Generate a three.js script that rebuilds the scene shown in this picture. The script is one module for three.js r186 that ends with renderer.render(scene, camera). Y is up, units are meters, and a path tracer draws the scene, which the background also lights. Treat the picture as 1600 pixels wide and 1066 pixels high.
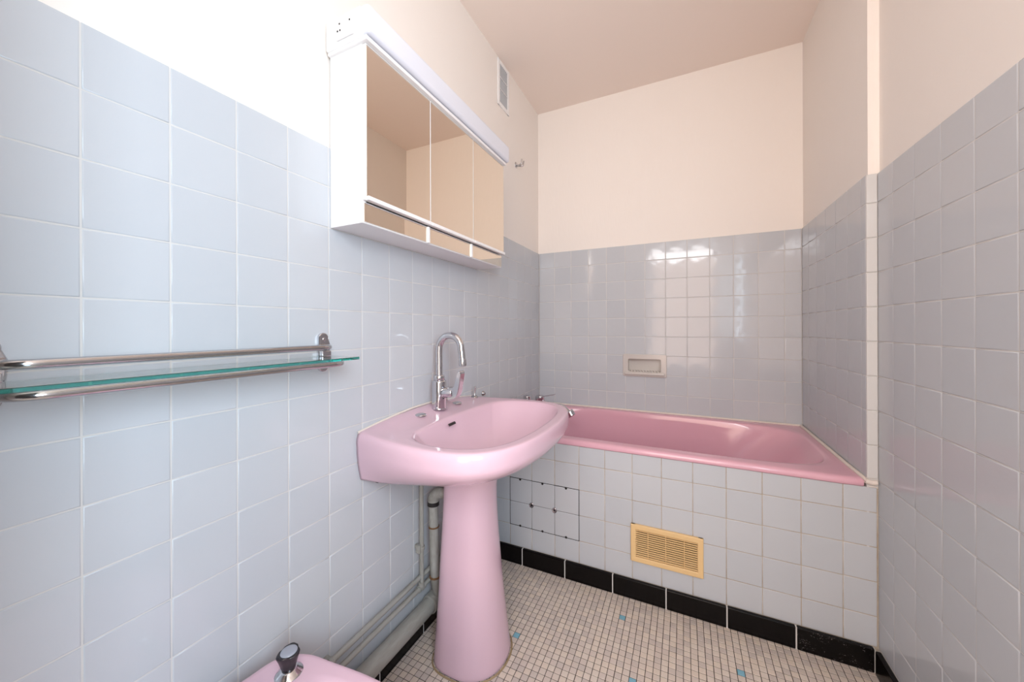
import * as THREE from 'three';
import { RoundedBoxGeometry } from 'three/addons/geometries/RoundedBoxGeometry.js';
import { mergeGeometries } from 'three/addons/utils/BufferGeometryUtils.js';
import { RectAreaLightUniformsLib } from 'three/addons/lights/RectAreaLightUniformsLib.js';

// ───────────────────────── camera, daylight, exposure ─────────────────────────
RectAreaLightUniformsLib.init();
const scene = new THREE.Scene();
const camera = new THREE.PerspectiveCamera(2 * Math.atan(533 / 563.69) * 180 / Math.PI, 1600 / 1066, 0.01, 60);
camera.position.set(0.85, 1.0834, 1.5166);
camera.rotation.set(0, 0.4442, -0.0031, 'YXZ');
camera.setViewOffset(1600, 1066, 0, 20.4, 1600, 1066);

const renderer = new THREE.WebGLRenderer({ antialias: true });
renderer.toneMapping = THREE.LinearToneMapping;
renderer.toneMappingExposure = 0.96;
renderer.shadowMap.enabled = true;
renderer.shadowMap.type = THREE.PCFSoftShadowMap;

scene.background = new THREE.Color().setRGB(2.0, 2.25, 2.6);          // bright hazy sky outside the windows

// daylight entering through the bathroom window (window_1, right wall behind the camera)
const WIN = { z0: 1.60, z1: 2.24, y0: 0.92, y1: 1.96 };
const dayLight = new THREE.RectAreaLight(new THREE.Color().setRGB(0.74, 0.93, 1.07), 18, WIN.z1 - WIN.z0 - 0.08, WIN.y1 - WIN.y0 - 0.08);
dayLight.name = 'window_daylight';
dayLight.position.set(1.44, (WIN.y0 + WIN.y1) / 2, (WIN.z0 + WIN.z1) / 2);
dayLight.lookAt(-2, (WIN.y0 + WIN.y1) / 2, (WIN.z0 + WIN.z1) / 2);
scene.add(dayLight);
// daylight entering through the low-silled rear window behind the camera (window_2), warmed by the brick facade across the street
const DOOR = { x0: 0.44, x1: 1.24, y0: 0.55, h: 2.16 };
for (const [name, y0, y1, r, g, b] of [['rear_window_street_light', 0.60, 1.97, 6.3, 5.0, 4.1], ['rear_window_sky_light', 1.97, 2.10, 28, 28, 28]]) {
  const l = new THREE.RectAreaLight(new THREE.Color().setRGB(r / 10, g / 10, b / 10), 10, DOOR.x1 - DOOR.x0 - 0.09, y1 - y0);
  l.name = name; l.position.set((DOOR.x0 + DOOR.x1) / 2, (y0 + y1) / 2, 2.335); l.lookAt((DOOR.x0 + DOOR.x1) / 2, (y0 + y1) / 2, -3); scene.add(l);
}

// ───────────────────────── room measures (metres) ─────────────────────────
const P = 0.109;                       // wall tile pitch
const D = 0.683;                       // depth of the bath alcove, back tile face at z = -D
const XA = 1.372;                      // alcove right tile face
const XR = 1.400;                      // right wall tile face
const ZR = 2.30;                       // rear wall face (behind the camera)
const TOP = 1.566;                     // upper edge of the tiling
const H = 2.479;                       // ceiling
const TT = 0.007;                      // tile thickness
const PH = 0.076;                      // black plinth height
const RIM = 0.60;                      // bath rim height

// ───────────────────────── helpers ─────────────────────────
let seed = 20240611;
const rnd = () => { seed |= 0; seed = seed + 0x6D2B79F5 | 0; let t = Math.imul(seed ^ seed >>> 15, 1 | seed); t = t + Math.imul(t ^ t >>> 7, 61 | t) ^ t; return ((t ^ t >>> 14) >>> 0) / 4294967296; };
const gauss = () => (rnd() + rnd() + rnd() + rnd() - 2) * 0.87;
const V = (x, y, z) => new THREE.Vector3(x, y, z);
const used = {};
const numbered = n => { const k = used[n] = (used[n] ?? -1) + 1; return k ? `${n}_${String(k).padStart(3, '0')}` : n; };
function mesh(name, g, m, parent, pos) {
  const o = new THREE.Mesh(g, m); o.name = parent ? name : numbered(name); o.castShadow = o.receiveShadow = true;
  if (pos) o.position.set(...pos);
  (parent ?? scene).add(o); return o;
}
function thing(name, label, category, extra = {}) {
  const o = new THREE.Group(); o.name = numbered(name); o.userData = { label, category, ...extra }; scene.add(o); return o;
}
const struct = (name, label, category) => thing(name, label, category, { kind: 'structure' });
function boxAt(x0, x1, y0, y1, z0, z1) { const g = new THREE.BoxGeometry(x1 - x0, y1 - y0, z1 - z0); g.translate((x0 + x1) / 2, (y0 + y1) / 2, (z0 + z1) / 2); return g; }
function rbox(x0, x1, y0, y1, z0, z1, r = 0.003, s = 3) { const g = new RoundedBoxGeometry(x1 - x0, y1 - y0, z1 - z0, s, r); g.translate((x0 + x1) / 2, (y0 + y1) / 2, (z0 + z1) / 2); return g; }
const merge = list => mergeGeometries(list.map(g => { const h = g.index ? g.toNonIndexed() : g; for (const k of Object.keys(h.attributes)) if (!['position', 'normal', 'uv', 'color'].includes(k)) h.deleteAttribute(k); return h; }));
function tube(pts, r, { seg = 64, rad = 16, tension = 0.5, closed = false } = {}) {
  const c = new THREE.CatmullRomCurve3(pts.map(p => V(...p)), closed, 'catmullrom', tension);
  return new THREE.TubeGeometry(c, seg, r, rad, closed);
}
// straight runs joined by round bends
function bentTube(pts, r, bend, { rad = 16, seg = 90, caps = true } = {}) {
  const path = new THREE.CurvePath(), q = pts.map(p => V(...p)); let a = q[0].clone();
  for (let i = 1; i < q.length - 1; i++) {
    const d0 = q[i - 1].clone().sub(q[i]), d1 = q[i + 1].clone().sub(q[i]);
    const b = Math.min(bend, d0.length() * (i === 1 ? 0.96 : 0.49), d1.length() * (i === q.length - 2 ? 0.96 : 0.49));
    const p0 = q[i].clone().addScaledVector(d0.normalize(), b), p1 = q[i].clone().addScaledVector(d1.normalize(), b);
    if (p0.distanceTo(a) > 1e-5) path.add(new THREE.LineCurve3(a, p0));
    path.add(new THREE.QuadraticBezierCurve3(p0, q[i], p1)); a = p1;
  }
  path.add(new THREE.LineCurve3(a, q[q.length - 1]));
  const g = new THREE.TubeGeometry(path, seg, r, rad);
  if (!caps) return g;
  const ends = [[q[0], q[1]], [q[q.length - 1], q[q.length - 2]]].map(([e, n]) => { const c = new THREE.SphereGeometry(r, rad, 8); c.translate(e.x, e.y, e.z); return c; });
  return merge([g, ...ends]);
}
function lathe(profile, seg = 40) { return new THREE.LatheGeometry(profile.map(p => new THREE.Vector2(...p)), seg); }
// closed rings of equal count -> smooth skin
function loft(rings, { capStart = false, capEnd = false } = {}) {
  const n = rings[0].length, pos = [], uv = [], idx = [];
  rings.forEach((r, k) => r.forEach((p, i) => { pos.push(p.x, p.y, p.z); uv.push(p.x + p.z, p.y + p.z); }));
  for (let k = 0; k < rings.length - 1; k++) for (let i = 0; i < n; i++) {
    const a = k * n + i, b = k * n + (i + 1) % n, c = a + n, d = b + n; idx.push(a, b, d, a, d, c);
  }
  const cap = (k, flip) => {
    const c = rings[k].reduce((s, p) => s.add(p), V(0, 0, 0)).multiplyScalar(1 / n), at = pos.length / 3; pos.push(c.x, c.y, c.z); uv.push(c.x + c.z, c.y + c.z);
    for (let i = 0; i < n; i++) { const a = k * n + i, b = k * n + (i + 1) % n; flip ? idx.push(b, a, at) : idx.push(a, b, at); }
  };
  if (capStart) cap(0, true);
  if (capEnd) cap(rings.length - 1, false);
  const g = new THREE.BufferGeometry();
  g.setAttribute('position', new THREE.Float32BufferAttribute(pos, 3)); g.setAttribute('uv', new THREE.Float32BufferAttribute(uv, 2));
  g.setIndex(idx); g.computeVertexNormals(); return g;
}

// ───────────────────────── procedural textures ─────────────────────────
function noiseGrid(n, cells, sd) {           // tiling value noise, 0..1
  let s = sd; const r = () => { s = Math.imul(s ^ s >>> 15, 2246822519) + 374761393 | 0; return ((s ^ s >>> 13) >>> 0) / 4294967296; };
  const g = Array.from({ length: cells * cells }, r), out = new Float32Array(n * n), sm = t => t * t * (3 - 2 * t);
  for (let y = 0; y < n; y++) for (let x = 0; x < n; x++) {
    const fx = x / n * cells, fy = y / n * cells, ix = Math.floor(fx), iy = Math.floor(fy), u = sm(fx - ix), v = sm(fy - iy), at = (a, b) => g[(b % cells) * cells + a % cells];
    out[y * n + x] = (at(ix, iy) * (1 - u) + at(ix + 1, iy) * u) * (1 - v) + (at(ix, iy + 1) * (1 - u) + at(ix + 1, iy + 1) * u) * v;
  }
  return out;
}
function dataTex(n, f, srgb) {
  const d = new Uint8Array(n * n * 4);
  for (let i = 0; i < n * n; i++) { const c = f(i, i % n, Math.floor(i / n)); for (let k = 0; k < 3; k++) d[i * 4 + k] = Math.max(0, Math.min(255, c[k] ?? c[0])); d[i * 4 + 3] = 255; }
  const t = new THREE.DataTexture(d, n, n); t.wrapS = t.wrapT = THREE.RepeatWrapping; t.magFilter = THREE.LinearFilter; t.minFilter = THREE.LinearMipmapLinearFilter; t.generateMipmaps = true;
  if (srgb) t.colorSpace = THREE.SRGBColorSpace; t.needsUpdate = true; return t;
}
const nA = noiseGrid(256, 6, 11), nB = noiseGrid(256, 24, 23), nC = noiseGrid(256, 96, 37), nD = noiseGrid(256, 3, 53);
const plasterBump = dataTex(256, i => [255 * (0.5 * nB[i] + 0.5 * nC[i])]);
const glazeBump = dataTex(256, i => [255 * (0.75 * nD[i] + 0.25 * nA[i])]);
const mottled = (a, b) => dataTex(256, i => { const t = 0.5 * nA[i] + 0.3 * nB[i] + 0.2 * nC[i]; return a.map((v, k) => v * (1 - t) + b[k] * t); }, true);
const scuffs = dataTex(256, (i, x, y) => { const t = nC[i] > 0.84 && nA[i] > 0.50 && nB[i] > 0.58 ? 1 : 0; return [16 + 130 * t, 14 + 128 * t, 14 + 126 * t]; }, true);

// ───────────────────────── materials ─────────────────────────
const lin = (r, g, b) => new THREE.Color().setRGB(r, g, b);
const std = o => new THREE.MeshStandardMaterial(o), phy = o => new THREE.MeshPhysicalMaterial(o);
const M = {};
M.plaster = std({ color: lin(0.86, 0.80, 0.75), roughness: 0.75, bumpMap: plasterBump, bumpScale: 0.0006 });
M.ceiling = std({ color: lin(0.89, 0.78, 0.71), roughness: 0.8, bumpMap: plasterBump, bumpScale: 0.0006 });
M.tile = [0, 1, 2, 3].map(k => phy({ color: lin(0.525 + k * 0.007, 0.545 + k * 0.006, 0.578 + k * 0.005), roughness: 0.085, specularIntensity: 0.65, bumpMap: glazeBump, bumpScale: 0.00045 }));
M.grout = std({ color: lin(0.64, 0.62, 0.60), roughness: 0.9 });
M.edgeTile = phy({ color: lin(0.64, 0.63, 0.62), roughness: 0.2, specularIntensity: 0.6 });
M.groutOld = std({ map: mottled([205, 196, 184], [158, 140, 118]), roughness: 0.9 });
M.black = phy({ color: lin(0.005, 0.004, 0.004), roughness: 0.2, specularIntensity: 0.3 });
M.blackScuffed = phy({ map: scuffs, roughness: 0.26, specularIntensity: 0.3 });
M.mosaicGrout = std({ color: lin(0.035, 0.026, 0.02), roughness: 0.9 });
M.mosaic = [[0.66, 0.565, 0.495], [0.70, 0.605, 0.525], [0.64, 0.545, 0.485], [0.70, 0.595, 0.505], [0.59, 0.51, 0.46]].map(c => std({ color: lin(...c), roughness: 0.42 }));
M.mosaicBlue = std({ color: lin(0.21, 0.44, 0.55), roughness: 0.35 });
M.pink = phy({ color: lin(0.70, 0.485, 0.57), roughness: 0.13, bumpMap: glazeBump, bumpScale: 0.0005 });
M.pinkBath = phy({ color: lin(0.72, 0.405, 0.485), roughness: 0.12 });
M.chrome = phy({ color: lin(0.62, 0.62, 0.645), metalness: 1, roughness: 0.07 });
M.satin = phy({ color: lin(0.50, 0.50, 0.51), metalness: 1, roughness: 0.13 });
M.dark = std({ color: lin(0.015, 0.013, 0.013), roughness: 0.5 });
M.knob = phy({ color: lin(0.02, 0.016, 0.02), roughness: 0.22 });
M.knobTop = phy({ color: lin(0.32, 0.34, 0.40), roughness: 0.18 });
M.white = phy({ color: lin(0.86, 0.85, 0.85), roughness: 0.3 });
M.opal = phy({ color: lin(0.74, 0.76, 0.84), roughness: 0.35 });
M.mirror = phy({ color: lin(0.84, 0.765, 0.67), metalness: 1, roughness: 0.012 });
M.glass = phy({ color: lin(1, 1, 1), roughness: 0.01, transmission: 1, thickness: 0.006, ior: 1.5, attenuationColor: lin(0.12, 0.66, 0.58), attenuationDistance: 0.13 });
M.pane = phy({ color: lin(1, 1, 1), roughness: 0.02, transmission: 1, thickness: 0, ior: 1.5 });
M.pipe = std({ map: mottled([176, 176, 172], [138, 136, 128]), roughness: 0.5 });
M.rust = std({ map: mottled([150, 110, 72], [92, 66, 46]), roughness: 0.8 });
M.grille = std({ color: lin(0.80, 0.55, 0.27), roughness: 0.42 });
M.louvre = std({ color: lin(0.42, 0.42, 0.43), roughness: 0.5 });
M.soap = phy({ color: lin(0.60, 0.56, 0.53), roughness: 0.16 });
M.shutter = std({ map: mottled([150, 146, 142], [128, 122, 118]), roughness: 0.5 });
M.terracotta = std({ color: lin(0.60, 0.27, 0.17), roughness: 0.6 });
M.caulk = std({ color: lin(0.74, 0.66, 0.60), roughness: 0.6 });
M.stain = std({ map: mottled([180, 160, 128], [120, 96, 68]), roughness: 0.9 });

// ───────────────────────── tiles ─────────────────────────
// a glazed tile: cushion edges, face at local z = 0, back at -TT
const tileCache = {};
function tileGeo(w, h) {
  const key = `${Math.round(w * 2000)}_${Math.round(h * 2000)}`;
  if (tileCache[key]) return tileCache[key];
  const pos = [], nor = [], uv = [], idx = [];
  const lv = [[0, -TT, 1, 0], [0, -0.0016, 0.86, 0.5], [0.0007, -0.0005, 0.5, 0.86], [0.0022, 0, 0.04, 1]];
  for (const [ins, z, no, nz] of lv) {
    const X = w / 2 - ins, Y = h / 2 - ins;
    for (const [sx, sy] of [[-1, -1], [1, -1], [1, 1], [-1, 1]]) { pos.push(sx * X, sy * Y, z); const l = Math.hypot(sx * no * .7, sy * no * .7, nz); nor.push(sx * no * .7 / l, sy * no * .7 / l, nz / l); uv.push(0.5 + sx * X / P, 0.5 + sy * Y / P); }
  }
  for (let k = 0; k < 3; k++) for (let i = 0; i < 4; i++) { const a = k * 4 + i, b = k * 4 + (i + 1) % 4; idx.push(a, b, b + 4, a, b + 4, a + 4); }
  const f = pos.length / 3;                    // flat face
  for (const [sx, sy] of [[-1, -1], [1, -1], [1, 1], [-1, 1]]) { const X = w / 2 - 0.0022, Y = h / 2 - 0.0022; pos.push(sx * X, sy * Y, 0); nor.push(0, 0, 1); uv.push(0.5 + sx * X / P, 0.5 + sy * Y / P); }
  idx.push(f, f + 1, f + 2, f, f + 2, f + 3);
  const g = new THREE.BufferGeometry();
  g.setAttribute('position', new THREE.Float32BufferAttribute(pos, 3)); g.setAttribute('normal', new THREE.Float32BufferAttribute(nor, 3)); g.setAttribute('uv', new THREE.Float32BufferAttribute(uv, 2)); g.setIndex(idx);
  return tileCache[key] = g;
}
const JOINT = 0.0022;
// fill a wall with tiles. us / vs: joint lines along and up the wall; place(u, v) -> position of a tile's face centre; turn: rotation about y
function tiling(parent, us, vs, place, turn, { skip = () => false, stuff = () => false, tilt = 0.0030 } = {}) {
  const rest = [];
  for (let i = 0; i < us.length - 1; i++) for (let j = 0; j < vs.length - 1; j++) {
    const u0 = us[i], u1 = us[i + 1], v0 = vs[j], v1 = vs[j + 1];
    if (u1 - u0 < 0.01 || v1 - v0 < 0.01 || skip(u0, u1, v0, v1)) continue;
    const g = tileGeo(u1 - u0 - JOINT, v1 - v0 - JOINT), c = place((u0 + u1) / 2, (v0 + v1) / 2);
    const rx = gauss() * tilt, ry = gauss() * tilt, lift = gauss() * 0.0002;
    const o = new THREE.Mesh(g, M.tile[Math.floor(rnd() * 4)]);
    o.name = 'tile'; o.castShadow = o.receiveShadow = true;
    o.rotation.set(rx, turn + ry, 0, 'YXZ'); o.position.set(...c); o.translateZ(lift);
    if (stuff(u0, u1, v0, v1)) { o.updateMatrix(); rest.push(g.toNonIndexed().applyMatrix4(o.matrix)); } else parent.add(o);
  }
  if (rest.length) { const o = mesh('tile_field', mergeGeometries(rest), M.tile[1], parent); o.userData.kind = 'stuff'; }
}
const joints = (origin, lo, hi, pitch = P) => { const a = [lo]; for (let k = Math.ceil((lo - origin) / pitch + 0.12); origin + k * pitch < hi - 0.012; k++) a.push(origin + k * pitch); a.push(hi); return a; };

// ── left wall ──
{
  const w = struct('wall_left', 'left wall, pale blue grey tiles below and white plaster above', 'wall');
  const vy0 = 2.244, vy1 = 2.458, vz0 = -0.234, vz1 = -0.130;                       // duct behind the air vent
  mesh('plaster', merge([boxAt(-0.19, -0.16, -0.02, H + 0.02, -D - 0.12, ZR + 0.02), boxAt(-0.16, -TT, -0.02, H + 0.02, -D - 0.12, vz0), boxAt(-0.16, -TT, -0.02, H + 0.02, vz1, ZR + 0.02), boxAt(-0.16, -TT, -0.02, vy0, vz0, vz1), boxAt(-0.16, -TT, vy1, H + 0.02, vz0, vz1)]), M.plaster, w);
  mesh('grout', boxAt(-TT, -0.0013, 0.0, TOP - 0.002, -D, ZR), M.grout, w);
  tiling(w, joints(1.2966, -D, ZR), joints(0.0427, PH, TOP), (u, v) => [0, v, u], Math.PI / 2, { skip: (u0, u1, v0, v1) => u1 < 0.02 && v1 < RIM - 0.05, stuff: u0 => u0 > 1.60 });
}
// ── back wall ──
{
  const w = struct('wall_back', 'back wall of the bath alcove, grey tiles below and cream plaster above', 'wall');
  const hx0 = 0.550, hx1 = 0.740, hy0 = 0.824, hy1 = 0.906, zf = -D - TT;          // niche for the soap dish
  mesh('plaster', merge([boxAt(-TT, XA + TT, 0, H + 0.02, -D - 0.12, -D - 0.06), boxAt(-TT, hx0, 0, H + 0.02, -D - 0.06, zf), boxAt(hx1, XA + TT, 0, H + 0.02, -D - 0.06, zf), boxAt(hx0, hx1, 0, hy0, -D - 0.06, zf), boxAt(hx0, hx1, hy1, H + 0.02, -D - 0.06, zf)]), M.plaster, w);
  mesh('grout', merge([boxAt(0, hx0, 0.3, TOP - 0.002, zf, -D - 0.0013), boxAt(hx1, XA, 0.3, TOP - 0.002, zf, -D - 0.0013), boxAt(hx0, hx1, 0.3, hy0, zf, -D - 0.0013), boxAt(hx0, hx1, hy1, TOP - 0.002, zf, -D - 0.0013)]), M.grout, w);
  tiling(w, joints(0.1045, 0, XA), joints(1.1391, RIM - 0.02, TOP), (u, v) => [u, v, -D], 0, { skip: (u0, u1, v0, v1) => u0 > 0.52 && u1 < 0.77 && v0 > 0.80 && v1 < 0.94 });
}
// ── alcove side wall (a thickening of the right wall beside the bath) ──
{
  const w = struct('wall_alcove', 'narrow side wall at the right end of the bath, with a pale tiled edge strip', 'wall');
  mesh('plaster', boxAt(XA + TT, XR + 0.12, -0.02, H + 0.02, -D - 0.12, -0.004), M.plaster, w);
  mesh('grout', merge([boxAt(XA + 0.0013, XA + TT, 0.3, TOP - 0.002, -D, -0.001), boxAt(XA + 0.003, XR, RIM - 0.02, TOP - 0.002, -0.004, 0.0006)]), M.grout, w);
  tiling(w, joints(0.092 - P * 0.15, -D, -0.002), joints(1.1461, RIM - 0.02, TOP), (u, v) => [XA, v, u], -Math.PI / 2);
  const vs = joints(1.1461, RIM + 0.004, TOP);
  for (let j = 0; j < vs.length - 1; j++) mesh('edge_tile', rbox(XA + 0.001, XR - 0.0005, vs[j] + 0.001, vs[j + 1] - 0.001, -0.003, 0.0035, 0.0025, 3), M.edgeTile, w);
}
// ── right wall with the window behind the camera ──
{
  const w = struct('wall_right', 'right wall in the foreground, grey tiles below and plain plaster above', 'wall');
  const x0 = XR + TT, x1 = XR + 0.16, e = ZR + 0.02;
  mesh('plaster', merge([boxAt(x0, x1, -0.02, H + 0.02, -0.004, WIN.z0), boxAt(x0, x1, -0.02, H + 0.02, WIN.z1, e), boxAt(x0, x1, -0.02, WIN.y0, WIN.z0, WIN.z1), boxAt(x0, x1, WIN.y1, H + 0.02, WIN.z0, WIN.z1)]), M.plaster, w);
  mesh('grout', merge([boxAt(XR + 0.0013, x0, 0, TOP - 0.002, 0.0, WIN.z0 - 0.03), boxAt(XR + 0.0013, x0, 0, WIN.y0 - 0.03, WIN.z0 - 0.03, ZR)]), M.grout, w);
  tiling(w, joints(0.092, 0, ZR), joints(1.1461, PH, TOP), (u, v) => [XR, v, u], -Math.PI / 2, { skip: (u0, u1, v0, v1) => u1 > WIN.z0 - 0.03 && v1 > WIN.y0 - 0.03, stuff: u0 => u0 > 1.40 });
  const n = struct('window_1', 'white framed bathroom window in the right wall behind the viewpoint', 'window');
  const f = (a, b, c, d) => boxAt(1.47, 1.52, a, b, c, d), { z0, z1, y0, y1 } = WIN, zm = (z0 + z1) / 2;
  mesh('window_frame', merge([f(y0, y0 + 0.045, z0, z1), f(y1 - 0.045, y1, z0, z1), f(y0, y1, z0, z0 + 0.045), f(y0, y1, z1 - 0.045, z1), f(y0, y1, zm - 0.03, zm + 0.03)]), M.white, n);
  mesh('pane', boxAt(1.493, 1.497, y0 + 0.04, y1 - 0.04, z0 + 0.04, zm - 0.025), M.pane, n);
  mesh('pane', boxAt(1.493, 1.497, y0 + 0.04, y1 - 0.04, zm + 0.025, z1 - 0.04), M.pane, n);
  mesh('window_sill', rbox(1.37, 1.47, y0 - 0.025, y0, z0 - 0.03, z1 + 0.03, 0.004), M.white, n);
}
// ── rear wall with a glazed balcony door, brick building across the street ──
{
  const w = struct('wall_rear', 'wall behind the viewpoint around the rear window', 'wall');
  const f = (a, b, c, d) => boxAt(a, b, c, d, ZR, ZR + 0.12);
  mesh('plaster', merge([f(-TT, DOOR.x0, -0.02, H + 0.02), f(DOOR.x1, XR + TT, -0.02, H + 0.02), f(DOOR.x0, DOOR.x1, DOOR.h, H + 0.02), f(DOOR.x0, DOOR.x1, -0.02, DOOR.y0)]), M.plaster, w);
  const n = struct('window_2', 'white framed low window in the wall behind the viewpoint', 'window');
  const q = (a, b, c, e) => boxAt(a, b, c, e, ZR + 0.05, ZR + 0.10), { x0, x1, y0, h } = DOOR;
  mesh('window_frame', merge([q(x0, x0 + 0.045, y0, h), q(x1 - 0.045, x1, y0, h), q(x0 + 0.045, x1 - 0.045, h - 0.06, h), q(x0 + 0.045, x1 - 0.045, y0, y0 + 0.05)]), M.white, n);
  mesh('pane', boxAt(x0 + 0.04, x1 - 0.04, y0 + 0.045, h - 0.055, ZR + 0.073, ZR + 0.077), M.pane, n);
  mesh('handle', bentTube([[x1 - 0.022, 1.05, ZR + 0.05], [x1 - 0.022, 1.05, ZR + 0.01], [x1 - 0.022, 0.94, ZR + 0.01]], 0.008, 0.02), M.satin, n);
  // added shutter leaf out of view, placed to shade the near left wall
  const d = struct('door_1', 'added grey shutter leaf beside the rear window, out of view, shading the near left wall', 'door');
  mesh('leaf', rbox(DOOR.x0 - 0.045, DOOR.x0 - 0.010, DOOR.y0 + 0.01, DOOR.h - 0.005, ZR - 0.785, ZR - 0.004, 0.003), M.shutter, d);
  mesh('knob', (() => { const g = new THREE.SphereGeometry(0.013, 20, 14); g.translate(DOOR.x0 + 0.002, 1.03, ZR - 0.74); return g; })(), M.satin, d);
  const o = thing('street_building', 'terracotta coloured building across the street behind the viewpoint', 'building');
  mesh('facade', boxAt(-9, 11, -9, 3.35, 9.0, 13), M.terracotta, o);
  mesh('cornice', boxAt(-9.1, 11.1, 3.2, 3.45, 8.85, 13), M.plaster, o);
}
// ── ceiling ──
{
  const o = mesh('ceiling', boxAt(-0.12, XR + 0.16, H, H + 0.1, -D - 0.12, ZR + 0.02), M.ceiling);
  o.userData = { label: 'plain cream painted bathroom ceiling', category: 'ceiling', kind: 'structure' };
}
// ── floor of small mosaic tiles ──
{
  const f = struct('floor', 'beige mosaic tile floor with dark joints and a few blue pieces', 'floor');
  mesh('bed', boxAt(-0.12, XR + 0.16, -0.1, -0.0012, -D - 0.12, ZR + 0.02), M.mosaicGrout, f);
  const p = 0.0217, s = p - 0.0019, blue = [[0.318, 0.358], [0.647, 0.113], [0.71, 0.354], [1.014, 0.18]].map(([x, z]) => `${Math.floor(x / p)}_${Math.floor(z / p)}`);
  const g = (() => { const t = [], h = s / 2, k = h - 0.0007; const c = (a, y) => [[-a, y, a], [a, y, a], [a, y, -a], [-a, y, -a]]; const P0 = [...c(h, -0.003), ...c(h, -0.0006), ...c(k, 0)], idx = []; for (let r = 0; r < 2; r++) for (let i = 0; i < 4; i++) { const a = r * 4 + i, b = r * 4 + (i + 1) % 4; idx.push(a, b, b + 4, a, b + 4, a + 4); } idx.push(8, 9, 10, 8, 10, 11); const q = new THREE.BufferGeometry(); q.setAttribute('position', new THREE.Float32BufferAttribute(P0.flat(), 3)); q.setAttribute('uv', new THREE.Float32BufferAttribute(P0.flatMap(v => [v[0], v[2]]), 2)); q.setIndex(idx); const r = q.toNonIndexed(); r.computeVertexNormals(); return r; })();
  const all = [];
  for (let i = 0; i * p < XR - 0.006; i++) for (let j = 0; j * p < ZR; j++) {
    const x = (i + 0.5) * p + gauss() * 0.0002, z = (j + 0.5) * p + gauss() * 0.0002 + 0.004; if (x > XR - 0.004) continue;
    // seam between mosaic sheets
    const isBlue = blue.includes(`${i}_${j}`), a = gauss() * 0.012, k = Math.floor(rnd() * 5), sy = gauss() * 0.0002;
    const dx = x - 0.85, dz = z - 1.5166, d2 = dx * dx + dz * dz, ang = Math.atan2(-dx, -dz);
    // in the frame and not under the pedestal or bidet: nearest ones are pieces of their own
    const seen = z < 0.98 && !(Math.hypot(x - 0.2, z - 0.464) < 0.14) && Math.abs(ang - 0.4442) < 0.95 && d2 > 0.62 * 0.62 && (1.083 / (Math.sqrt(d2) * Math.cos(ang - 0.4442))) * 563.7 < 556 && !(x < 0.62 && z > 0.66);
    all.push({ x, z, a, k, sy, isBlue, d2, seen: seen || isBlue });
  }
  const near = new Set(all.filter(t => t.seen).sort((a, b) => (b.isBlue - a.isBlue) || a.d2 - b.d2).slice(0, 296));
  const rest = [], m4 = new THREE.Matrix4(), qq = new THREE.Quaternion(), e = new THREE.Euler();
  for (const t of all) {
    if (near.has(t)) { const o = mesh('mosaic_tile', g, t.isBlue ? M.mosaicBlue : M.mosaic[t.k], f, [t.x, t.sy, t.z]); o.rotation.y = t.a; if (t.isBlue) o.userData.label = 'blue mosaic tile'; continue; }
    m4.compose(V(t.x, t.sy, t.z), qq.setFromEuler(e.set(0, t.a, 0)), V(1, 1, 1));
    const h = g.clone().applyMatrix4(m4), c = M.mosaic[t.k].color, col = new Float32Array(h.attributes.position.count * 3); for (let n = 0; n < col.length; n += 3) { col[n] = c.r; col[n + 1] = c.g; col[n + 2] = c.b; }
    h.setAttribute('color', new THREE.BufferAttribute(col, 3)); rest.push(h);
  }
  mesh('mosaic_field', mergeGeometries(rest), std({ color: 0xffffff, vertexColors: true, roughness: 0.42 }), f).userData.kind = 'stuff';
}
// ── black skirting tiles ──
function plinth(name, label, cuts, at, turn, last) {
  const b = struct(name, label, 'skirting');
  cuts.slice(0, -1).forEach((a, i) => { const o = mesh('skirting_tile', rboxPl(cuts[i + 1] - a - 0.003), i === last ? M.blackScuffed : M.black, b); o.position.set(...at(a + 0.0015)); o.rotation.y = turn; });
  const L = cuts[cuts.length - 1] - cuts[0], o = mesh('grout', boxAt(0, L, 0.0005, PH - 0.002, -0.004, 0.0085), M.grout, b); o.position.set(...at(cuts[0])); o.rotation.y = turn;
  return b;
}
function rboxPl(len) { const g = rbox(0, len, 0, PH, -0.004, 0.0105, 0.004, 3); return g; }
plinth('baseboard_front', 'row of black skirting tiles along the foot of the tiled bath panel', [0.012, 0.182, 0.383, 0.585, 0.786, 0.988, 1.189, XR - 0.012], a => [a, 0, 0.0042], 0, 6);
plinth('baseboard_left', 'black skirting tiles at the foot of the left wall under the pipes', [0.016, 0.094, 0.295, 0.496, 0.700, 0.902, 1.104, 1.305, 1.507, 1.60].map(z => -z).reverse(), a => [0.0042, 0, -a], Math.PI / 2, -1);
plinth('baseboard_right', 'black skirting tiles at the foot of the right wall', [0.016, 0.206, 0.407, 0.609, 0.81, 1.012, 1.213, 1.415], a => [XR - 0.0042, 0, a], -Math.PI / 2, -1);

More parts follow.
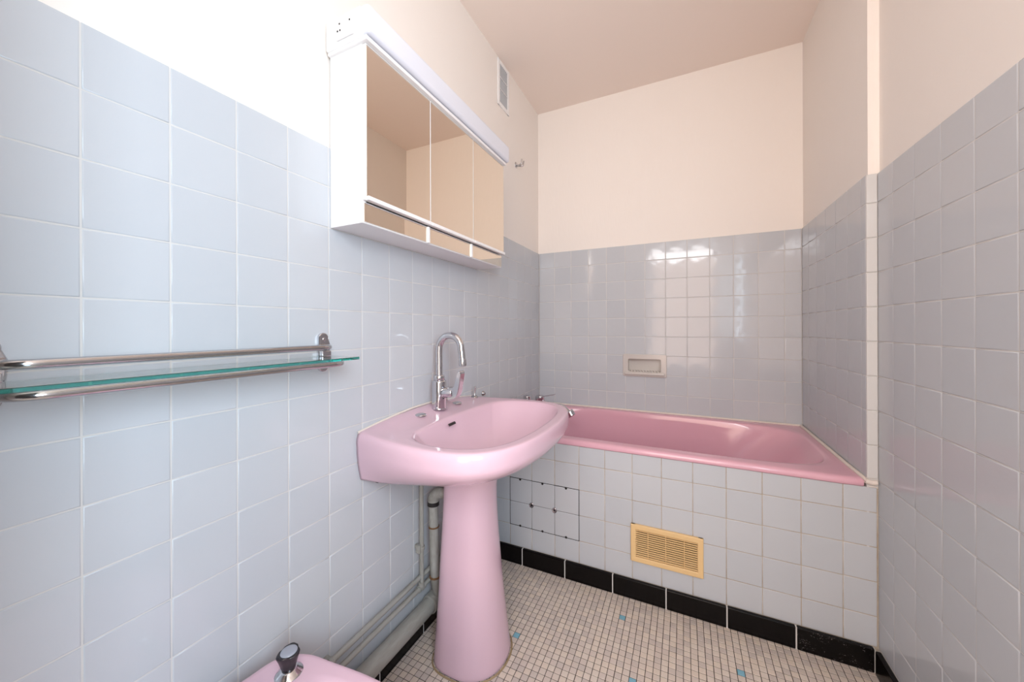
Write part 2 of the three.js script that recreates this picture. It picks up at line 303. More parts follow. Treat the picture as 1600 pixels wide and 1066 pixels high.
// ───────────────────────── tiled bath panel, access panel, grille ─────────────────────────
{
  const b = thing('bath_panel', 'white tiled front panel below the pink bathtub', 'bath panel', { kind: 'structure' });
  const gx0 = 0.676, gx1 = 0.894, gy0 = 0.1725, gy1 = 0.2785;                           // opening behind the grille
  const around = (x0, x1, y1, z0, z1) => merge([boxAt(x0, gx0, 0, y1, z0, z1), boxAt(gx1, x1, 0, y1, z0, z1), boxAt(gx0, gx1, 0, gy0, z0, z1), boxAt(gx0, gx1, gy1, y1, z0, z1)]);
  mesh('masonry', around(-TT, XR + TT, RIM - 0.028, -0.042, -TT), M.groutOld, b);
  mesh('grout', around(0, XR, RIM - 0.026, -TT, -0.0015), M.groutOld, b);
  mesh('tile', tileGeo(0.9879 - 0.8965 - JOINT, P - JOINT), M.tile[2], b, [(0.9879 + 0.8965) / 2, 0.1699 + P / 2, 0]);
  tiling(b, joints(0.1159, 0, XR - 0.002), joints(0.0609, PH - 0.002, RIM - 0.024), (u, v) => [u, v, 0], 0, { tilt: 0.003, skip: (u0, u1, v0, v1) => (u0 > 0.10 && u1 < 0.45 && v0 > 0.16 && v1 < 0.40) || (u0 > 0.65 && u1 < 0.99 && v0 > 0.16 && v1 < 0.29) });
  const a = thing('access_panel', 'removable access panel of six tiles at the left of the bath panel', 'access panel');
  mesh('dark_edge_joint', merge([boxAt(0.1145, 0.4443, 0.1683, 0.1718, -0.005, -0.0006), boxAt(0.1145, 0.4443, 0.3860, 0.3895, -0.005, -0.0006), boxAt(0.1143, 0.1178, 0.1685, 0.3893, -0.005, -0.0006), boxAt(0.4410, 0.4445, 0.1685, 0.3893, -0.005, -0.0006)]), M.dark, a);  // solid dark strips filling the joint around the panel
  mesh('backing', boxAt(0.1178, 0.441, 0.1718, 0.386, -0.005, -0.0010), std({ color: lin(0.22, 0.21, 0.21), roughness: 0.9 }), a);
  const xs = [0.1159, 0.2249, 0.3339, 0.4429], ys = [0.1699, 0.2789, 0.3879];
  for (let i = 0; i < 3; i++) for (let j = 0; j < 2; j++) { const o = mesh('tile', tileGeo(P - 0.0024, P - 0.0024), M.tile[(i + j) % 4], a, [(xs[i] + xs[i + 1]) / 2, (ys[j] + ys[j + 1]) / 2, 0.0012]); o.rotation.set(gauss() * 0.003, gauss() * 0.003, 0); }
  for (const x of [0.2249, 0.3339]) {
    const s = mesh('screw', (() => { const g = lathe([[0, 0.0035], [0.0055, 0.0035], [0.0068, 0.0025], [0.0085, 0.0048], [0.0112, 0.0035], [0.0118, 0]], 24); g.rotateX(Math.PI / 2); return g; })(), M.chrome, a, [x, 0.2789, 0.001]);
    mesh('slot', boxAt(-0.0055, 0.0055, -0.002, 0.002, 0.003, 0.0040), M.dark, s).rotation.z = 0.9;
  }
  for (const y of [0.1725, 0.3853]) for (const x of [0.168, 0.277, 0.386]) { const g = new THREE.CylinderGeometry(0.0052, 0.0052, 0.0045, 16); g.rotateX(Math.PI / 2); mesh('clip', g, M.dark, a, [x, y, 0.0]); }
}
{
  const g = thing('vent_grille', 'yellowed plastic ventilation grille in the bath panel', 'grille'), x0 = 0.656, x1 = 0.914, y0 = 0.152, y1 = 0.300, b = 0.020;
  mesh('frame', merge([rbox(x0, x1, y0, y0 + b, 0.0, 0.012, 0.003), rbox(x0, x1, y1 - b, y1, 0.0, 0.012, 0.003), rbox(x0, x0 + b, y0, y1, 0.0, 0.0118, 0.003), rbox(x1 - b, x1, y0, y1, 0.0, 0.0118, 0.003)]), M.grille, g);
  const n = 13, hh = (y1 - y0 - 2 * b) / n;
  for (let i = 0; i < n; i++) { const s = mesh('slat', rbox(x0 + b - 0.002, x1 - b + 0.002, -0.0009, 0.0009, -0.0030, 0.0030, 0.0007, 2), M.grille, g, [0, y0 + b + (i + 0.5) * hh, 0.0065]); s.rotation.x = 0.38; }
  for (const k of [0.25, 0.5, 0.75]) mesh('rib', rbox(x0 + (x1 - x0) * k - 0.0011, x0 + (x1 - x0) * k + 0.0011, y0 + b - 0.001, y1 - b + 0.001, 0.004, 0.0112, 0.0008, 2), M.grille, g);
}
// ───────────────────────── bathtub ─────────────────────────
{
  const t = thing('bathtub', 'pink built-in bathtub along the back wall', 'bathtub');
  const cx = (0.001 + XA - 0.001) / 2, cz = (-D + 0.007) / 2, A = (XA - 0.002) / 2, B = (D + 0.005) / 2, N = 240, ang = [];
  const ca = Math.atan2(B, A); for (let i = 0; i < N; i++) ang.push(-i / N * 2 * Math.PI);
  for (const c of [ca, Math.PI - ca, Math.PI + ca, 2 * Math.PI - ca]) { let best = 0; ang.forEach((a, i) => { if (Math.abs(a + c) < Math.abs(ang[best] + c)) best = i; }); ang[best] = -c; }
  const ring = (x0, x1, z0, z1, y, n) => { const mx = (x0 + x1) / 2, mz = (z0 + z1) / 2, a = (x1 - x0) / 2, b = (z1 - z0) / 2; return ang.map(w => { const c = Math.cos(w), s = Math.sin(w), r = Math.pow(Math.abs(c * A / a / A) ** n + Math.abs(s / b) ** n, -1 / n); return V(mx + c * r, y, mz + s * r); }); };
  const X0 = 0.001, X1 = XA - 0.001, Z0 = -D + 0.001, Z1 = 0.006;
  const R = [ring(X0, X1, Z0, Z1 - 0.012, RIM - 0.024, 80), ring(X0, X1, Z0, Z1 - 0.003, RIM - 0.0245, 80), ring(X0, X1, Z0, Z1, RIM - 0.021, 80), ring(X0, X1, Z0, Z1 + 0.0005, RIM - 0.014, 80), ring(X0, X1, Z0, Z1 - 0.002, RIM - 0.006, 80), ring(X0 + 0.003, X1 - 0.003, Z0 + 0.003, Z1 - 0.008, RIM - 0.001, 80), ring(X0 + 0.01, X1 - 0.01, Z0 + 0.01, Z1 - 0.018, RIM, 60)];
  const I = { x0: 0.085, x1: 1.325, z0: -0.628, z1: -0.052 };
  R.push(ring(I.x0 - 0.014, I.x1 + 0.012, I.z0 - 0.014, I.z1 + 0.012, RIM + 0.0015, 7), ring(I.x0 - 0.005, I.x1 + 0.004, I.z0 - 0.005, I.z1 + 0.005, RIM - 0.0005, 5), ring(I.x0, I.x1, I.z0, I.z1, RIM - 0.006, 4.4));
  const Bo = { x0: 0.20, x1: 0.98, z0: -0.545, z1: -0.135 };
  for (let k = 1; k <= 18; k++) { const q = k / 18, side = q < 0.75 ? 0.32 * q / 0.75 : 0.32 + 0.68 * (1 - Math.sqrt(Math.max(0, 1 - ((q - 0.75) / 0.25) ** 2))), end = q < 0.75 ? 0.72 * q / 0.75 : 0.72 + 0.28 * ((q - 0.75) / 0.25) ** 1.5, l = (a, b, s) => a + (b - a) * s; R.push(ring(l(I.x0, Bo.x0, side), l(I.x1, Bo.x1, end), l(I.z0, Bo.z0, side), l(I.z1, Bo.z1, side), RIM - 0.012 - 0.39 * q, 4.4 - 1.2 * q)); }
  mesh('shell', loft(R, { capEnd: true }), M.pinkBath, t);
  const bead = (pts, r) => tube(pts, r, { seg: 40, rad: 8 });
  mesh('caulk', merge([bead([[0.004, RIM + 0.002, -D + 0.006], [0.5, RIM + 0.002, -D + 0.006], [0.9, RIM + 0.0025, -D + 0.006], [XA - 0.003, RIM + 0.002, -D + 0.006]], 0.0055), bead([[XA - 0.007, RIM + 0.002, -D + 0.007], [XA - 0.007, RIM + 0.0025, -0.4], [XA - 0.007, RIM + 0.002, -0.15], [XA - 0.004, RIM + 0.001, -0.02], [XA + 0.004, RIM - 0.006, 0.004]], 0.0065), bead([[XA - 0.004, RIM - 0.004, 0.003], [XA + 0.012, RIM - 0.008, 0.004], [XR - 0.004, RIM - 0.006, 0.003]], 0.008), bead([[0.006, RIM + 0.002, -D + 0.007], [0.006, RIM + 0.002, -0.3], [0.006, RIM + 0.002, 0]], 0.005)]), M.caulk, t);
}
// bath mixer on the left end of the rim
{
  const t = thing('bath_mixer', 'chrome bath mixer tap on the rim behind the washbasin', 'tap'), z = -0.36;
  mesh('body', (() => { const g = lathe([[0, 0], [0.027, 0], [0.027, 0.006], [0.022, 0.01], [0.022, 0.095], [0.020, 0.1], [0, 0.1]], 32); g.translate(0.05, RIM + 0.002, z); return g; })(), M.chrome, t);
  mesh('spout', bentTube([[0.05, RIM + 0.055, z], [0.262, RIM + 0.058, z], [0.287, RIM + 0.030, z]], 0.014, 0.03), M.chrome, t);
  const ae = mesh('aerator', (() => { const g = lathe([[0, 0], [0.0195, 0], [0.021, 0.005], [0.0195, 0.011], [0.0212, 0.015], [0.0195, 0.021], [0.0212, 0.026], [0.0195, 0.032], [0, 0.032]], 28); return g; })(), M.chrome, t, [0.312, RIM + 0.012, z]); ae.rotation.z = 0.62;
  mesh('lever_hub', (() => { const g = lathe([[0, 0], [0.024, 0], [0.0245, 0.025], [0.019, 0.031], [0, 0.032]], 32); g.translate(0.135, RIM + 0.082, z + 0.02); return g; })(), M.chrome, t);
  mesh('hub_stem', (() => { const g = new THREE.CylinderGeometry(0.02, 0.02, 0.08, 24); g.translate(0.135, RIM + 0.045, z + 0.02); return g; })(), M.chrome, t);
  mesh('lever', (() => { const g = rbox(0, 0.075, -0.002, 0.002, -0.008, 0.008, 0.0018, 2); g.rotateZ(0.22); g.translate(0.15, RIM + 0.108, z + 0.02); return g; })(), M.chrome, t);
}
// ───────────────────────── basin skins (washbasin, bidet) ─────────────────────────
// outlines are half curves [across, out] from the wall corner to the front middle; mirrored here
function outline(half, nf, back, nb) {
  const full = [...half.map(([o, x]) => V(x, 0, o)), ...half.slice(0, -1).reverse().map(([o, x]) => V(x, 0, -o))];
  const f = new THREE.CatmullRomCurve3(full, false, 'centripetal').getSpacedPoints(nf - 1);
  const bfull = [...back.map(([o, x]) => V(x, 0, o)), ...back.slice(0, -1).reverse().map(([o, x]) => V(x, 0, -o))].reverse();
  const b = new THREE.CatmullRomCurve3(bfull, false, 'centripetal').getSpacedPoints(nb + 1).slice(1, -1);
  return [...f, ...b];
}
const mixRing = (a, b, s, y) => a.map((p, i) => V(p.x + (b[i].x - p.x) * s, typeof y === 'function' ? y(p.x + (b[i].x - p.x) * s, p.z + (b[i].z - p.z) * s) : y, p.z + (b[i].z - p.z) * s));

const ZB = 0.464;                          // middle of the washbasin
{
  const t = thing('washbasin', 'pink ceramic washbasin on a pedestal below the mirror cabinet', 'washbasin'); t.position.set(0.001, 0, ZB);
  const NF = 121, NB = 41;
  const O = outline([[0.310, 0], [0.322, 0.06], [0.338, 0.14], [0.350, 0.23], [0.350, 0.308], [0.332, 0.381], [0.286, 0.437], [0.210, 0.473], [0.110, 0.491], [0, 0.496]], NF, [[0.310, 0], [0.15, 0], [0, 0]], NB);
  const Bt = outline([[0.296, 0], [0.286, 0.08], [0.262, 0.16], [0.222, 0.235], [0.168, 0.292], [0.095, 0.328], [0, 0.338]], NF, [[0.296, 0], [0.15, 0], [0, 0]], NB);
  const I = outline([[0.232, 0.150], [0.272, 0.176], [0.299, 0.226], [0.308, 0.288], [0.296, 0.352], [0.260, 0.402], [0.200, 0.434], [0.11, 0.450], [0, 0.454]], NF, [[0.232, 0.150], [0.12, 0.134], [0, 0.130]], NB);
  const mid = I.map(() => V(0.285, 0, 0));
  const raise = (x, z) => 0.024 * Math.max(0, 1 - (z / 0.32) ** 2) * (x < 0.115 ? (0.5 + 0.5 * Math.cos(Math.PI * x / 0.115)) : 0);
  const dk = y => (x, z) => y + raise(x, z);
  const R = [mixRing(Bt, mid, 0.5, 0.640), mixRing(Bt, mid, 0.06, 0.640)];
  for (let k = 0; k <= 16; k++) { const s = k / 16; R.push(mixRing(Bt, O, 1 - (1 - s) ** 2.0, 0.644 + 0.100 * s)); }
  R.push(mixRing(O, mid, -0.002, 0.755), mixRing(O, mid, 0, 0.766), mixRing(O, mid, 0.006, dk(0.775)), mixRing(O, mid, 0.018, dk(0.781)), mixRing(O, mid, 0.035, dk(0.7835)));
  const O2 = mixRing(O, mid, 0.035, 0);
  for (const s of [0.25, 0.5, 0.75, 0.92]) R.push(mixRing(O2, I, s, dk(0.7835 - 0.001 * s)));
  R.push(mixRing(I, mid, 0.0, 0.7795), mixRing(I, mid, 0.022, 0.773));
  for (let k = 1; k <= 20; k++) { const q = k / 20; R.push(mixRing(I, mid, 0.022 + 0.90 * q, 0.773 - 0.118 * Math.pow(1 - (1 - q) ** 2.3, 0.92))); }
  mesh('bowl', loft(R, { capStart: true, capEnd: true }), M.pink, t);
  // overflow slot, drain, caps, pop-up rod, wall bolt
  const ov = mesh('overflow_slot', (() => { const g = rbox(-0.0016, 0.0016, -0.0045, 0.0045, -0.020, 0.020, 0.0015, 2); return g; })(), M.dark, t, [0.1525, 0.765, 0.055]); ov.rotation.z = 0.62; ov.rotation.y = 0.05;
  mesh('drain', (() => { const g = lathe([[0, 0.001], [0.012, 0.001], [0.02, 0.004], [0.03, 0.003], [0.032, 0]], 32); return g; })(), M.chrome, t, [0.285, 0.6555, 0]);
  const cap = [[0, 0.0055], [0.012, 0.005], [0.018, 0.0025], [0.019, 0]];
  for (const z of [0.100, -0.112]) mesh('cover_cap', lathe(cap, 32), M.chrome, t, [0.058, 0.7838 + raise(0.058, z), z]).userData.label = 'round chrome blanking cap';
  const rod = mesh('popup_rod', lathe([[0, 0.046], [0.004, 0.045], [0.0046, 0.041], [0.0032, 0.036], [0.0032, 0.007], [0.010, 0.006], [0.0145, 0.003], [0.0155, 0]], 20), M.satin, t, [0.04, 0.7835 + raise(0.04, -0.272), -0.272]); rod.rotation.z = -0.06; rod.userData.label = 'small chrome pop-up waste rod';
  mesh('wall_bolt', rbox(0.004, 0.016, 0.616, 0.646, 0.236, 0.246, 0.003, 2), M.dark, t);
  mesh('caulk', tube([[0.002, 0.783, 0.308], [0.002, 0.797, 0.2], [0.002, 0.8075, 0.08], [0.002, 0.8085, 0], [0.002, 0.8075, -0.08], [0.002, 0.797, -0.2], [0.002, 0.783, -0.308]], 0.004, { seg: 50, rad: 8 }), M.caulk, t);
}
{
  const t = thing('pedestal', 'tall pink ceramic pedestal carrying the washbasin', 'pedestal');
  const prof = [[0, 0.1225, 0.200], [0.004, 0.1255, 0.200], [0.015, 0.125, 0.200], [0.04, 0.1225, 0.199], [0.12, 0.115, 0.197], [0.22, 0.106, 0.195], [0.32, 0.0995, 0.193], [0.42, 0.0925, 0.192], [0.50, 0.0885, 0.192], [0.555, 0.0875, 0.193], [0.59, 0.0905, 0.196], [0.612, 0.098, 0.202], [0.629, 0.111, 0.211], [0.6395, 0.126, 0.220]];
  const R = prof.map(([y, r, x]) => { const a = []; for (let i = 0; i < 96; i++) { const w = -i / 96 * 2 * Math.PI, c = Math.cos(w), s = Math.sin(w), n = c > 0 ? 2.15 : 3.2, q = Math.pow(Math.abs(c) ** n + Math.abs(s) ** n, -1 / n); a.push(V(x + c * q * r * (c > 0 ? 1 : 0.85), y, ZB + 0.004 + s * q * r)); } return a; });
  mesh('column', loft(R, { capStart: true, capEnd: true }), M.pink, t);
  mesh('foot_mortar', loft([0.0005, 0.003].map((y, k) => R[1].map(p => { const c = V(0.2, 0, ZB), d = V(p.x - c.x, 0, p.z - c.z), n = d.length(); return V(c.x + d.x * (1 + (0.0075 - k * 0.005) / n), y, c.z + d.z * (1 + (0.0075 - k * 0.005) / n)); }))), M.stain, t);
}
// basin mixer
{
  const t = thing('basin_mixer', 'chrome swan-neck mixer tap on the pink washbasin', 'tap'); t.position.set(0.06, 0.7958, ZB);
  mesh('body', lathe([[0, 0], [0.0275, 0], [0.0278, 0.003], [0.0262, 0.006], [0.0255, 0.05], [0.0252, 0.096], [0.0235, 0.101], [0.016, 0.103]], 40), M.chrome, t);
  mesh('collar', lathe([[0.015, 0.101], [0.0195, 0.103], [0.0198, 0.117], [0.0155, 0.121], [0.012, 0.121]], 32), M.chrome, t);
  const pts = [[0, 0.112, 0], [0, 0.16, 0], [0, 0.21, 0]]; const R = 0.047; for (let i = 1; i <= 10; i++) { const a = Math.PI - i / 10 * (Math.PI + 0.02); pts.push([R + R * Math.cos(a), 0.215 + R * Math.sin(a), 0]); } pts.push([0.0965, 0.195, 0], [0.0995, 0.165, 0]);
  mesh('spout', new THREE.TubeGeometry(new THREE.CatmullRomCurve3(pts.map(p => V(...p)), false, 'centripetal'), 96, 0.0124, 20), M.chrome, t);
  const a = mesh('aerator', lathe([[0, 0], [0.0105, 0], [0.0134, 0.0015], [0.0136, 0.022], [0.012, 0.024]], 28), M.chrome, t, [0.1002, 0.156, 0]); a.rotation.z = 0.06;
  mesh('handle_hub', (() => { const g = lathe([[0, 0], [0.0185, 0], [0.019, 0.02], [0.0195, 0.046], [0.017, 0.052], [0, 0.053]], 32); g.rotateZ(-Math.PI / 2); g.rotateZ(0.06); g.translate(0.012, 0.058, 0); return g; })(), M.chrome, t);
  mesh('lever', (() => { const s = new THREE.Shape(); s.moveTo(0.046, 0.036); s.bezierCurveTo(0.072, 0.036, 0.086, 0.052, 0.090, 0.080); s.lineTo(0.0985, 0.130); s.bezierCurveTo(0.099, 0.140, 0.090, 0.141, 0.087, 0.132); s.lineTo(0.074, 0.088); s.bezierCurveTo(0.070, 0.078, 0.060, 0.076, 0.046, 0.078); s.closePath(); const g = new THREE.ExtrudeGeometry(s, { depth: 0.022, bevelEnabled: true, bevelThickness: 0.003, bevelSize: 0.002, bevelSegments: 3, curveSegments: 14 }); g.translate(0, 0, -0.011); return g; })(), M.chrome, t);
}
// ───────────────────────── mirror cabinet ─────────────────────────
{
  const t = thing('mirror_cabinet', 'white wall cabinet with three mirrored doors and a light canopy above the washbasin', 'cabinet');
  const z0 = 0.088, z1 = 0.856, y0 = 1.351, y1 = 1.806, xf = 0.118, yd = 1.408;
  mesh('body', merge([rbox(0.001, xf - 0.0005, y0, y1 - 0.0002, z1 - 0.014, z1, 0.0012, 2), rbox(0.001, xf - 0.0005, y0, y1 - 0.0002, z0, z0 + 0.014, 0.0012, 2), boxAt(0.0015, xf - 0.002, y0 + 0.0004, y0 + 0.014, z0 + 0.013, z1 - 0.013), boxAt(0.0015, xf - 0.004, y1 - 0.014, y1 - 0.0006, z0 + 0.013, z1 - 0.013), boxAt(0.0015, 0.006, y0 + 0.013, y1 - 0.013, z0 + 0.013, z1 - 0.013)]), M.white, t);
  const cut = [z0, 0.344, 0.600, z1];
  for (let i = 0; i < 3; i++) {
    const a = cut[i] + 0.001, b = cut[i + 1] - 0.001;
    const d = mesh('door', rbox(xf, xf + 0.012, yd, y1 - 0.004, a, b, 0.0012, 2), M.white, t);
    mesh('mirror_pane', boxAt(xf + 0.0118, xf + 0.0136, yd + 0.009, y1 - 0.008, a + 0.0015, b - 0.0015), M.mirror, d);
    mesh('grip_rail', rbox(xf + 0.009, xf + 0.021, yd - 0.002, yd + 0.009, a, b, 0.0018, 2), M.white, d);
    mesh('lower_mirror', boxAt(xf - 0.0002, xf + 0.003, y0 + 0.004, yd - 0.006, a + 0.003, b - 0.003), M.mirror, t);
    mesh('lower_frame', boxAt(xf - 0.006, xf - 0.0002, y0 + 0.001, yd - 0.003, Math.max(a - 0.001, z0 + 0.0145), Math.min(b + 0.001, z1 - 0.0145)), M.white, t);
  }
  for (const z of cut.slice(1, 3)) mesh('divider', rbox(xf - 0.001, xf + 0.008, y0 + 0.002, yd - 0.004, z - 0.0045, z + 0.0045, 0.0015, 2), M.white, t);
  // light canopy with a socket on its near end
  const c = mesh('light_canopy', rbox(0.001, 0.128, y1 + 0.004, 1.888, z0 - 0.02, z1 + 0.014, 0.006, 3), M.white, t);
  mesh('diffuser', rbox(0.118, 0.152, y1 + 0.012, 1.890, z0 - 0.022, z1 + 0.012, 0.012, 5), M.opal, c);
  mesh('canopy_edge', rbox(0.002, 0.142, y1 - 0.003, y1 + 0.008, z0 - 0.004, z1 + 0.008, 0.002, 2), M.white, c);
  const s = mesh('socket', rbox(0.046, 0.108, 1.821, 1.869, z1 + 0.0135, z1 + 0.020, 0.003, 3), M.white, t); s.userData.label = 'white socket on the end of the light canopy';
  for (const [x, y] of [[0.062, 1.858], [0.055, 1.841], [0.064, 1.841], [0.098, 1.856]]) { const g = new THREE.CylinderGeometry(0.0024, 0.0024, 0.003, 14); g.rotateX(Math.PI / 2); mesh('hole', g, M.dark, s, [x, y, z1 + 0.0193]); }
}
// ───────────────────────── glass shelf with chrome rails ─────────────────────────
{
  const t = thing('glass_shelf', 'glass shelf with two polished metal rails on the left wall', 'shelf');
  const z0 = 0.868, z1 = 1.40, zb = [0.882, 1.385];
  mesh('glass_plate', rbox(0.012, 0.116, 1.006, 1.0125, z0 - 0.004, z1 + 0.022, 0.0012, 2), M.glass, t);
  mesh('upper_rail', bentTube([[0.002, 1.0365, zb[0]], [0.052, 1.0365, zb[0]], [0.052, 1.0365, zb[1]], [0.002, 1.0365, zb[1]]], 0.0068, 0.042, { seg: 160, rad: 20, caps: false }), M.satin, t);
  mesh('lower_rail', bentTube([[0.002, 0.998, zb[0]], [0.098, 0.998, zb[0]], [0.098, 0.998, zb[1]], [0.002, 0.998, zb[1]]], 0.0068, 0.046, { seg: 160, rad: 20, caps: false }), M.satin, t);
  for (const z of zb) {
    const s = new THREE.Shape(); s.moveTo(-0.015, -0.03); s.absarc(0, -0.035, 0.013, Math.PI, 2 * Math.PI); s.lineTo(0.017, 0.02); s.absarc(0, 0.036, 0.012, -0.2, Math.PI + 0.2); s.closePath();
    const g = new THREE.ExtrudeGeometry(s, { depth: 0.005, bevelEnabled: true, bevelThickness: 0.0025, bevelSize: 0.0022, bevelSegments: 3, curveSegments: 14 }); g.rotateY(Math.PI / 2); g.translate(0.001, 1.022, z);
    const b = mesh('bracket', g, M.chrome, t);
    mesh('screw', (() => { const q = lathe([[0, 0.0022], [0.003, 0.002], [0.0045, 0]], 18); q.rotateZ(-Math.PI / 2); return q; })(), M.satin, b, [0.0082, 1.056, z]);
    mesh('clip', rbox(0.006, 0.02, 1.012, 1.026, z - 0.013, z + 0.013, 0.002, 2), M.chrome, b);
  }
}
// ───────────────────────── soap dish, hook, air vent, wall stub ─────────────────────────
{
  const t = thing('soap_dish', 'small recessed ceramic soap dish in the back wall tiles', 'soap dish'), x0 = 0.530, x1 = 0.760, y0 = 0.804, y1 = 0.926, z = -D, b = 0.022;
  const s = new THREE.Shape(); const rr = (sh, a, c, d, e, r) => { sh.moveTo(a + r, d); sh.lineTo(c - r, d); sh.absarc(c - r, d + r, r, -Math.PI / 2, 0); sh.lineTo(c, e - r); sh.absarc(c - r, e - r, r, 0, Math.PI / 2); sh.lineTo(a + r, e); sh.absarc(a + r, e - r, r, Math.PI / 2, Math.PI); sh.lineTo(a, d + r); sh.absarc(a + r, d + r, r, Math.PI, 1.5 * Math.PI); };
  const ix0 = x0 + 0.024, ix1 = x1 - 0.024, iy0 = y0 + 0.022, iy1 = y1 - 0.022;
  rr(s, x0, x1, y0, y1, 0.005); const h = new THREE.Path(); rr(h, ix0, ix1, iy0, iy1, 0.010); s.holes.push(h);
  const g = new THREE.ExtrudeGeometry(s, { depth: 0.006, bevelEnabled: true, bevelThickness: 0.004, bevelSize: 0.0035, bevelSegments: 4, curveSegments: 8 }); g.translate(0, 0, z - 0.0005); mesh('rim', g, M.soap, t);
  const w = 0.0022, zb = z - 0.042;
  mesh('niche', merge([boxAt(ix0 - w, ix1 + w, iy0 - w, iy1 + w, zb - 0.003, zb), boxAt(ix0 - w, ix0 + 0.001, iy0, iy1, zb, z + 0.003), boxAt(ix1 - 0.001, ix1 + w, iy0, iy1, zb, z + 0.003), boxAt(ix0, ix1, iy1 - 0.001, iy1 + w, zb, z + 0.003), boxAt(ix0, ix1, iy0 - w, iy0 + 0.001, zb, z + 0.003)]), M.soap, t);
  mesh('lip', rbox(x0 + 0.006, x1 - 0.006, y0 + 0.006, y0 + 0.023, z + 0.004, z + 0.022, 0.006, 4), M.soap, t);
  for (let i = 0; i < 11; i++) mesh('ridge', rbox(ix0 + 0.006 + i * 0.0158, ix0 + 0.0125 + i * 0.0158, iy0 - 0.001, iy0 + 0.0075, zb + 0.004, z + 0.014, 0.003, 3), M.soap, t);
}
{
  const t = thing('robe_hook', 'small chrome hook on the left wall above the tiles', 'hook');
  mesh('plate', (() => { const g = lathe([[0, 0.006], [0.012, 0.005], [0.016, 0.002], [0.0165, 0]], 28); g.rotateZ(-Math.PI / 2); g.translate(-TT, 2.008, -0.344); return g; })(), M.satin, t);
  for (const z of [-0.012, 0.012]) mesh('prong', bentTube([[-0.003, 2.004, -0.344], [0.03, 2.0, -0.344 + z], [0.034, 2.026, -0.344 + z * 1.1]], 0.0042, 0.01, { seg: 30 }), M.satin, t);
}
{
  const t = thing('air_vent', 'white louvred air vent high on the left wall near the ceiling', 'vent'), z0 = -0.246, z1 = -0.118, y0 = 2.232, y1 = 2.470, b = 0.02;
  mesh('frame', merge([rbox(-TT, -0.001, y0, y0 + b, z0, z1, 0.002, 2), rbox(-TT, -0.001, y1 - b, y1, z0, z1, 0.002, 2), rbox(-TT, -0.0011, y0, y1, z0, z0 + b, 0.002, 2), rbox(-TT, -0.0011, y0, y1, z1 - b, z1, 0.002, 2)]), M.white, t);
  for (let i = 0; i < 7; i++) { const s = mesh('slat', boxAt(-0.0055, 0.0055, y0 + b - 0.002, y1 - b + 0.002, -0.0008, 0.0008), M.louvre, t, [-0.007, 0, z0 + b + 0.006 + i * 0.0127]); s.rotation.y = 0.7; }
  for (const y of [y0 + 0.09, y0 + 0.15]) mesh('rib', boxAt(-0.004, -0.0012, y - 0.0015, y + 0.0015, z0 + b, z1 - b), M.white, t);
}
{
  const t = mesh('pipe_cap', (() => { const g = lathe([[0, 0.012], [0.006, 0.011], [0.008, 0.008], [0.008, 0.003], [0.011, 0.002], [0.0115, 0]], 24); g.rotateZ(-Math.PI / 2); return g; })(), M.satin, null, [0.001, 0.778, 0.052]);
  t.userData = { label: 'small round metal pipe cap on the left wall just beyond the washbasin', category: 'pipe cap' };
}
// ───────────────────────── pipes along the left wall ─────────────────────────
function pipe(name, label, g, extra) { const t = thing(name, label, 'pipe'); mesh('tube', g, M.pipe, t); extra?.(t); return t; }
const ringAt = (x, y, z, r, h = 0.006, axis = 'z') => { const g = new THREE.CylinderGeometry(r, r, h, 24); if (axis === 'z') g.rotateX(Math.PI / 2); g.translate(x, y, z); return g; };
pipe('water_pipe', 'upper of two thin painted water pipes running low along the left wall', bentTube([[0.022, 0.219, 0.02], [0.022, 0.219, 1.20]], 0.0078, 0.01), t => { for (const z of [0.30, 0.875]) mesh('pipe_clip', merge([boxAt(0, 0.022, 0.213, 0.225, z - 0.006, z + 0.006), ringAt(0.022, 0.219, z, 0.0102, 0.012)]), M.pipe, t); });
pipe('water_pipe', 'lower of two thin painted water pipes running low along the left wall', bentTube([[0.024, 0.183, 0.02], [0.024, 0.183, 1.20]], 0.0078, 0.01), t => mesh('pipe_joint', merge([ringAt(0.024, 0.183, 0.521, 0.0108, 0.03), ringAt(0.024, 0.19, 0.521, 0.0108, 0.026, 'y')]), M.pipe, t));
pipe('riser_pipe', 'thin vertical painted pipe rising to the washbasin beside its pedestal', bentTube([[0.026, 0.205, 0.521], [0.026, 0.642, 0.521]], 0.0075, 0.01), t => { mesh('pipe_clip', merge([boxAt(0, 0.026, 0.316, 0.328, 0.515, 0.527), ringAt(0.026, 0.322, 0.521, 0.0105, 0.012, 'y'), boxAt(0.014, 0.03, 0.308, 0.336, 0.528, 0.536)]), M.pipe, t); });
pipe('drain_pipe', 'thick grey painted drain pipe lying above the left black skirting', bentTube([[0.036, 0.104, 0.40], [0.036, 0.112, 1.25]], 0.0265, 0.01, { rad: 24 }), t => mesh('socket_collar', ringAt(0.036, 0.105, 0.47, 0.031, 0.045), M.pipe, t));
{
  const t = pipe('waste_pipe', 'grey vertical waste pipe with rusty joints behind the pedestal', bentTube([[0.05, 0.14, 0.464], [0.054, 0.18, 0.478], [0.055, 0.23, 0.486], [0.055, 0.466, 0.4925]], 0.0165, 0.03, { seg: 110, rad: 20 }));
  for (const y of [0.208, 0.387]) mesh('joint_ring', ringAt(0.055, y, 0.486 + (y - 0.23) * 0.0275, 0.0184, 0.005, 'y'), M.rust, t);
  mesh('slip_nut', ringAt(0.055, 0.470, 0.4925, 0.0205, 0.014, 'y'), M.dark, t);
  mesh('elbow', bentTube([[0.055, 0.474, 0.4925], [0.055, 0.508, 0.4925], [0.092, 0.512, 0.489]], 0.0195, 0.034, { seg: 40, rad: 20 }), M.pipe, t);
}
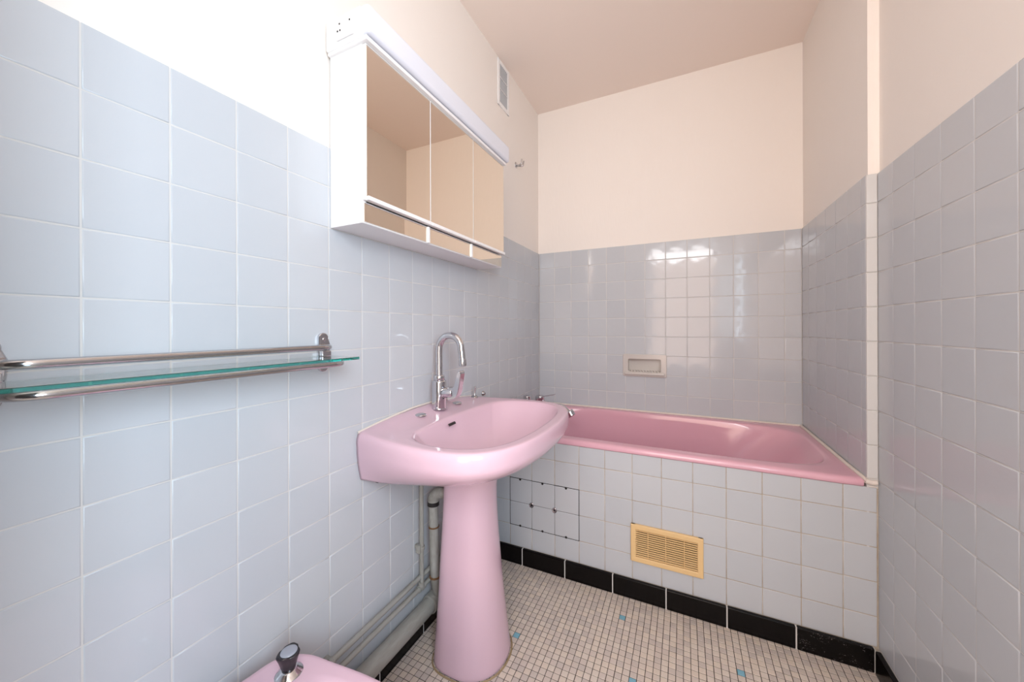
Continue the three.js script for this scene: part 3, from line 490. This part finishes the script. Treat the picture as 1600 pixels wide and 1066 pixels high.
// ───────────────────────── bidet ─────────────────────────
{
  const t = thing('bidet', 'pink bidet with a black valve knob in the bottom left corner', 'bidet'); t.position.set(0, 0, 1.165);
  const NF = 101, NB = 41, HB = 0.388;
  const O = outline([[0.062, 0.052], [0.125, 0.066], [0.158, 0.108], [0.172, 0.19], [0.183, 0.30], [0.180, 0.40], [0.160, 0.50], [0.115, 0.565], [0.055, 0.595], [0, 0.60]], NF, [[0.062, 0.052], [0.03, 0.05], [0, 0.05]], NB);
  const Ft = outline([[0.05, 0.09], [0.075, 0.10], [0.09, 0.13], [0.10, 0.20], [0.105, 0.28], [0.105, 0.34], [0.095, 0.40], [0.075, 0.44], [0.04, 0.462], [0, 0.468]], NF, [[0.05, 0.09], [0.02, 0.088], [0, 0.088]], NB);
  const I = outline([[0.08, 0.205], [0.125, 0.215], [0.142, 0.26], [0.147, 0.32], [0.145, 0.40], [0.128, 0.48], [0.092, 0.535], [0.045, 0.555], [0, 0.56]], NF, [[0.08, 0.205], [0.04, 0.20], [0, 0.20]], NB);
  const mid = I.map(() => V(0.37, 0, 0)), R = [];
  for (let k = 0; k <= 14; k++) { const s = k / 14; R.push(mixRing(Ft, O, Math.pow(s, 2.4), 0.001 + (HB - 0.05) * s)); }
  R.push(mixRing(O, mid, -0.003, HB - 0.035), mixRing(O, mid, 0, HB - 0.015), mixRing(O, mid, 0.012, HB - 0.005), mixRing(O, mid, 0.03, HB - 0.0005), mixRing(O, mid, 0.06, HB));
  const O2 = mixRing(O, mid, 0.06, 0); for (const s of [0.3, 0.6, 0.9]) R.push(mixRing(O2, I, s, HB));
  R.push(mixRing(I, mid, 0, HB - 0.005));
  for (let k = 1; k <= 14; k++) { const q = k / 14; R.push(mixRing(I, mid, 0.9 * q, HB - 0.005 - 0.12 * Math.pow(1 - (1 - q) ** 2.4, 0.9))); }
  mesh('bowl', loft(R, { capStart: true, capEnd: true }), M.pink, t);
  for (const z of [-0.112, 0.112]) {
    const v = mesh('valve', lathe([[0, 0.012], [0.014, 0.012], [0.0165, 0.008], [0.022, 0.004], [0.0255, 0]], 32), M.chrome, t, [0.128, HB + 0.0003, z]);
    const R2 = []; for (const [y, r, l] of [[0.009, 0.0125, 0], [0.013, 0.0135, 0.1], [0.03, 0.0185, 0.16], [0.040, 0.0225, 0.2], [0.0425, 0.0218, 0.2], [0.043, 0.019, 0.16]]) { const a = []; for (let i = 0; i < 72; i++) { const w = -i / 72 * 2 * Math.PI; const q = r * (1 - l / 2 + l * Math.cos(3 * w + 0.5) ** 2 * Math.sign(Math.cos(3 * w + 0.5)) * 0.55); a.push(V(Math.cos(w) * q, y, Math.sin(w) * q)); } R2.push(a); }
    const k = mesh('knob', loft(R2, { capEnd: true }), M.knob, v); k.userData.label = 'black three-lobed knob';
    mesh('knob_disc', lathe([[0, 0.0462], [0.010, 0.0458], [0.0145, 0.0445], [0.0155, 0.0425]], 28), M.knobTop, v).userData.label = 'grey plastic knob disc';
  }
  mesh('spout', bentTube([[0.135, HB, 0], [0.135, HB + 0.05, 0], [0.20, HB + 0.04, 0]], 0.011, 0.03), M.chrome, t);
}

renderer.render(scene, camera);
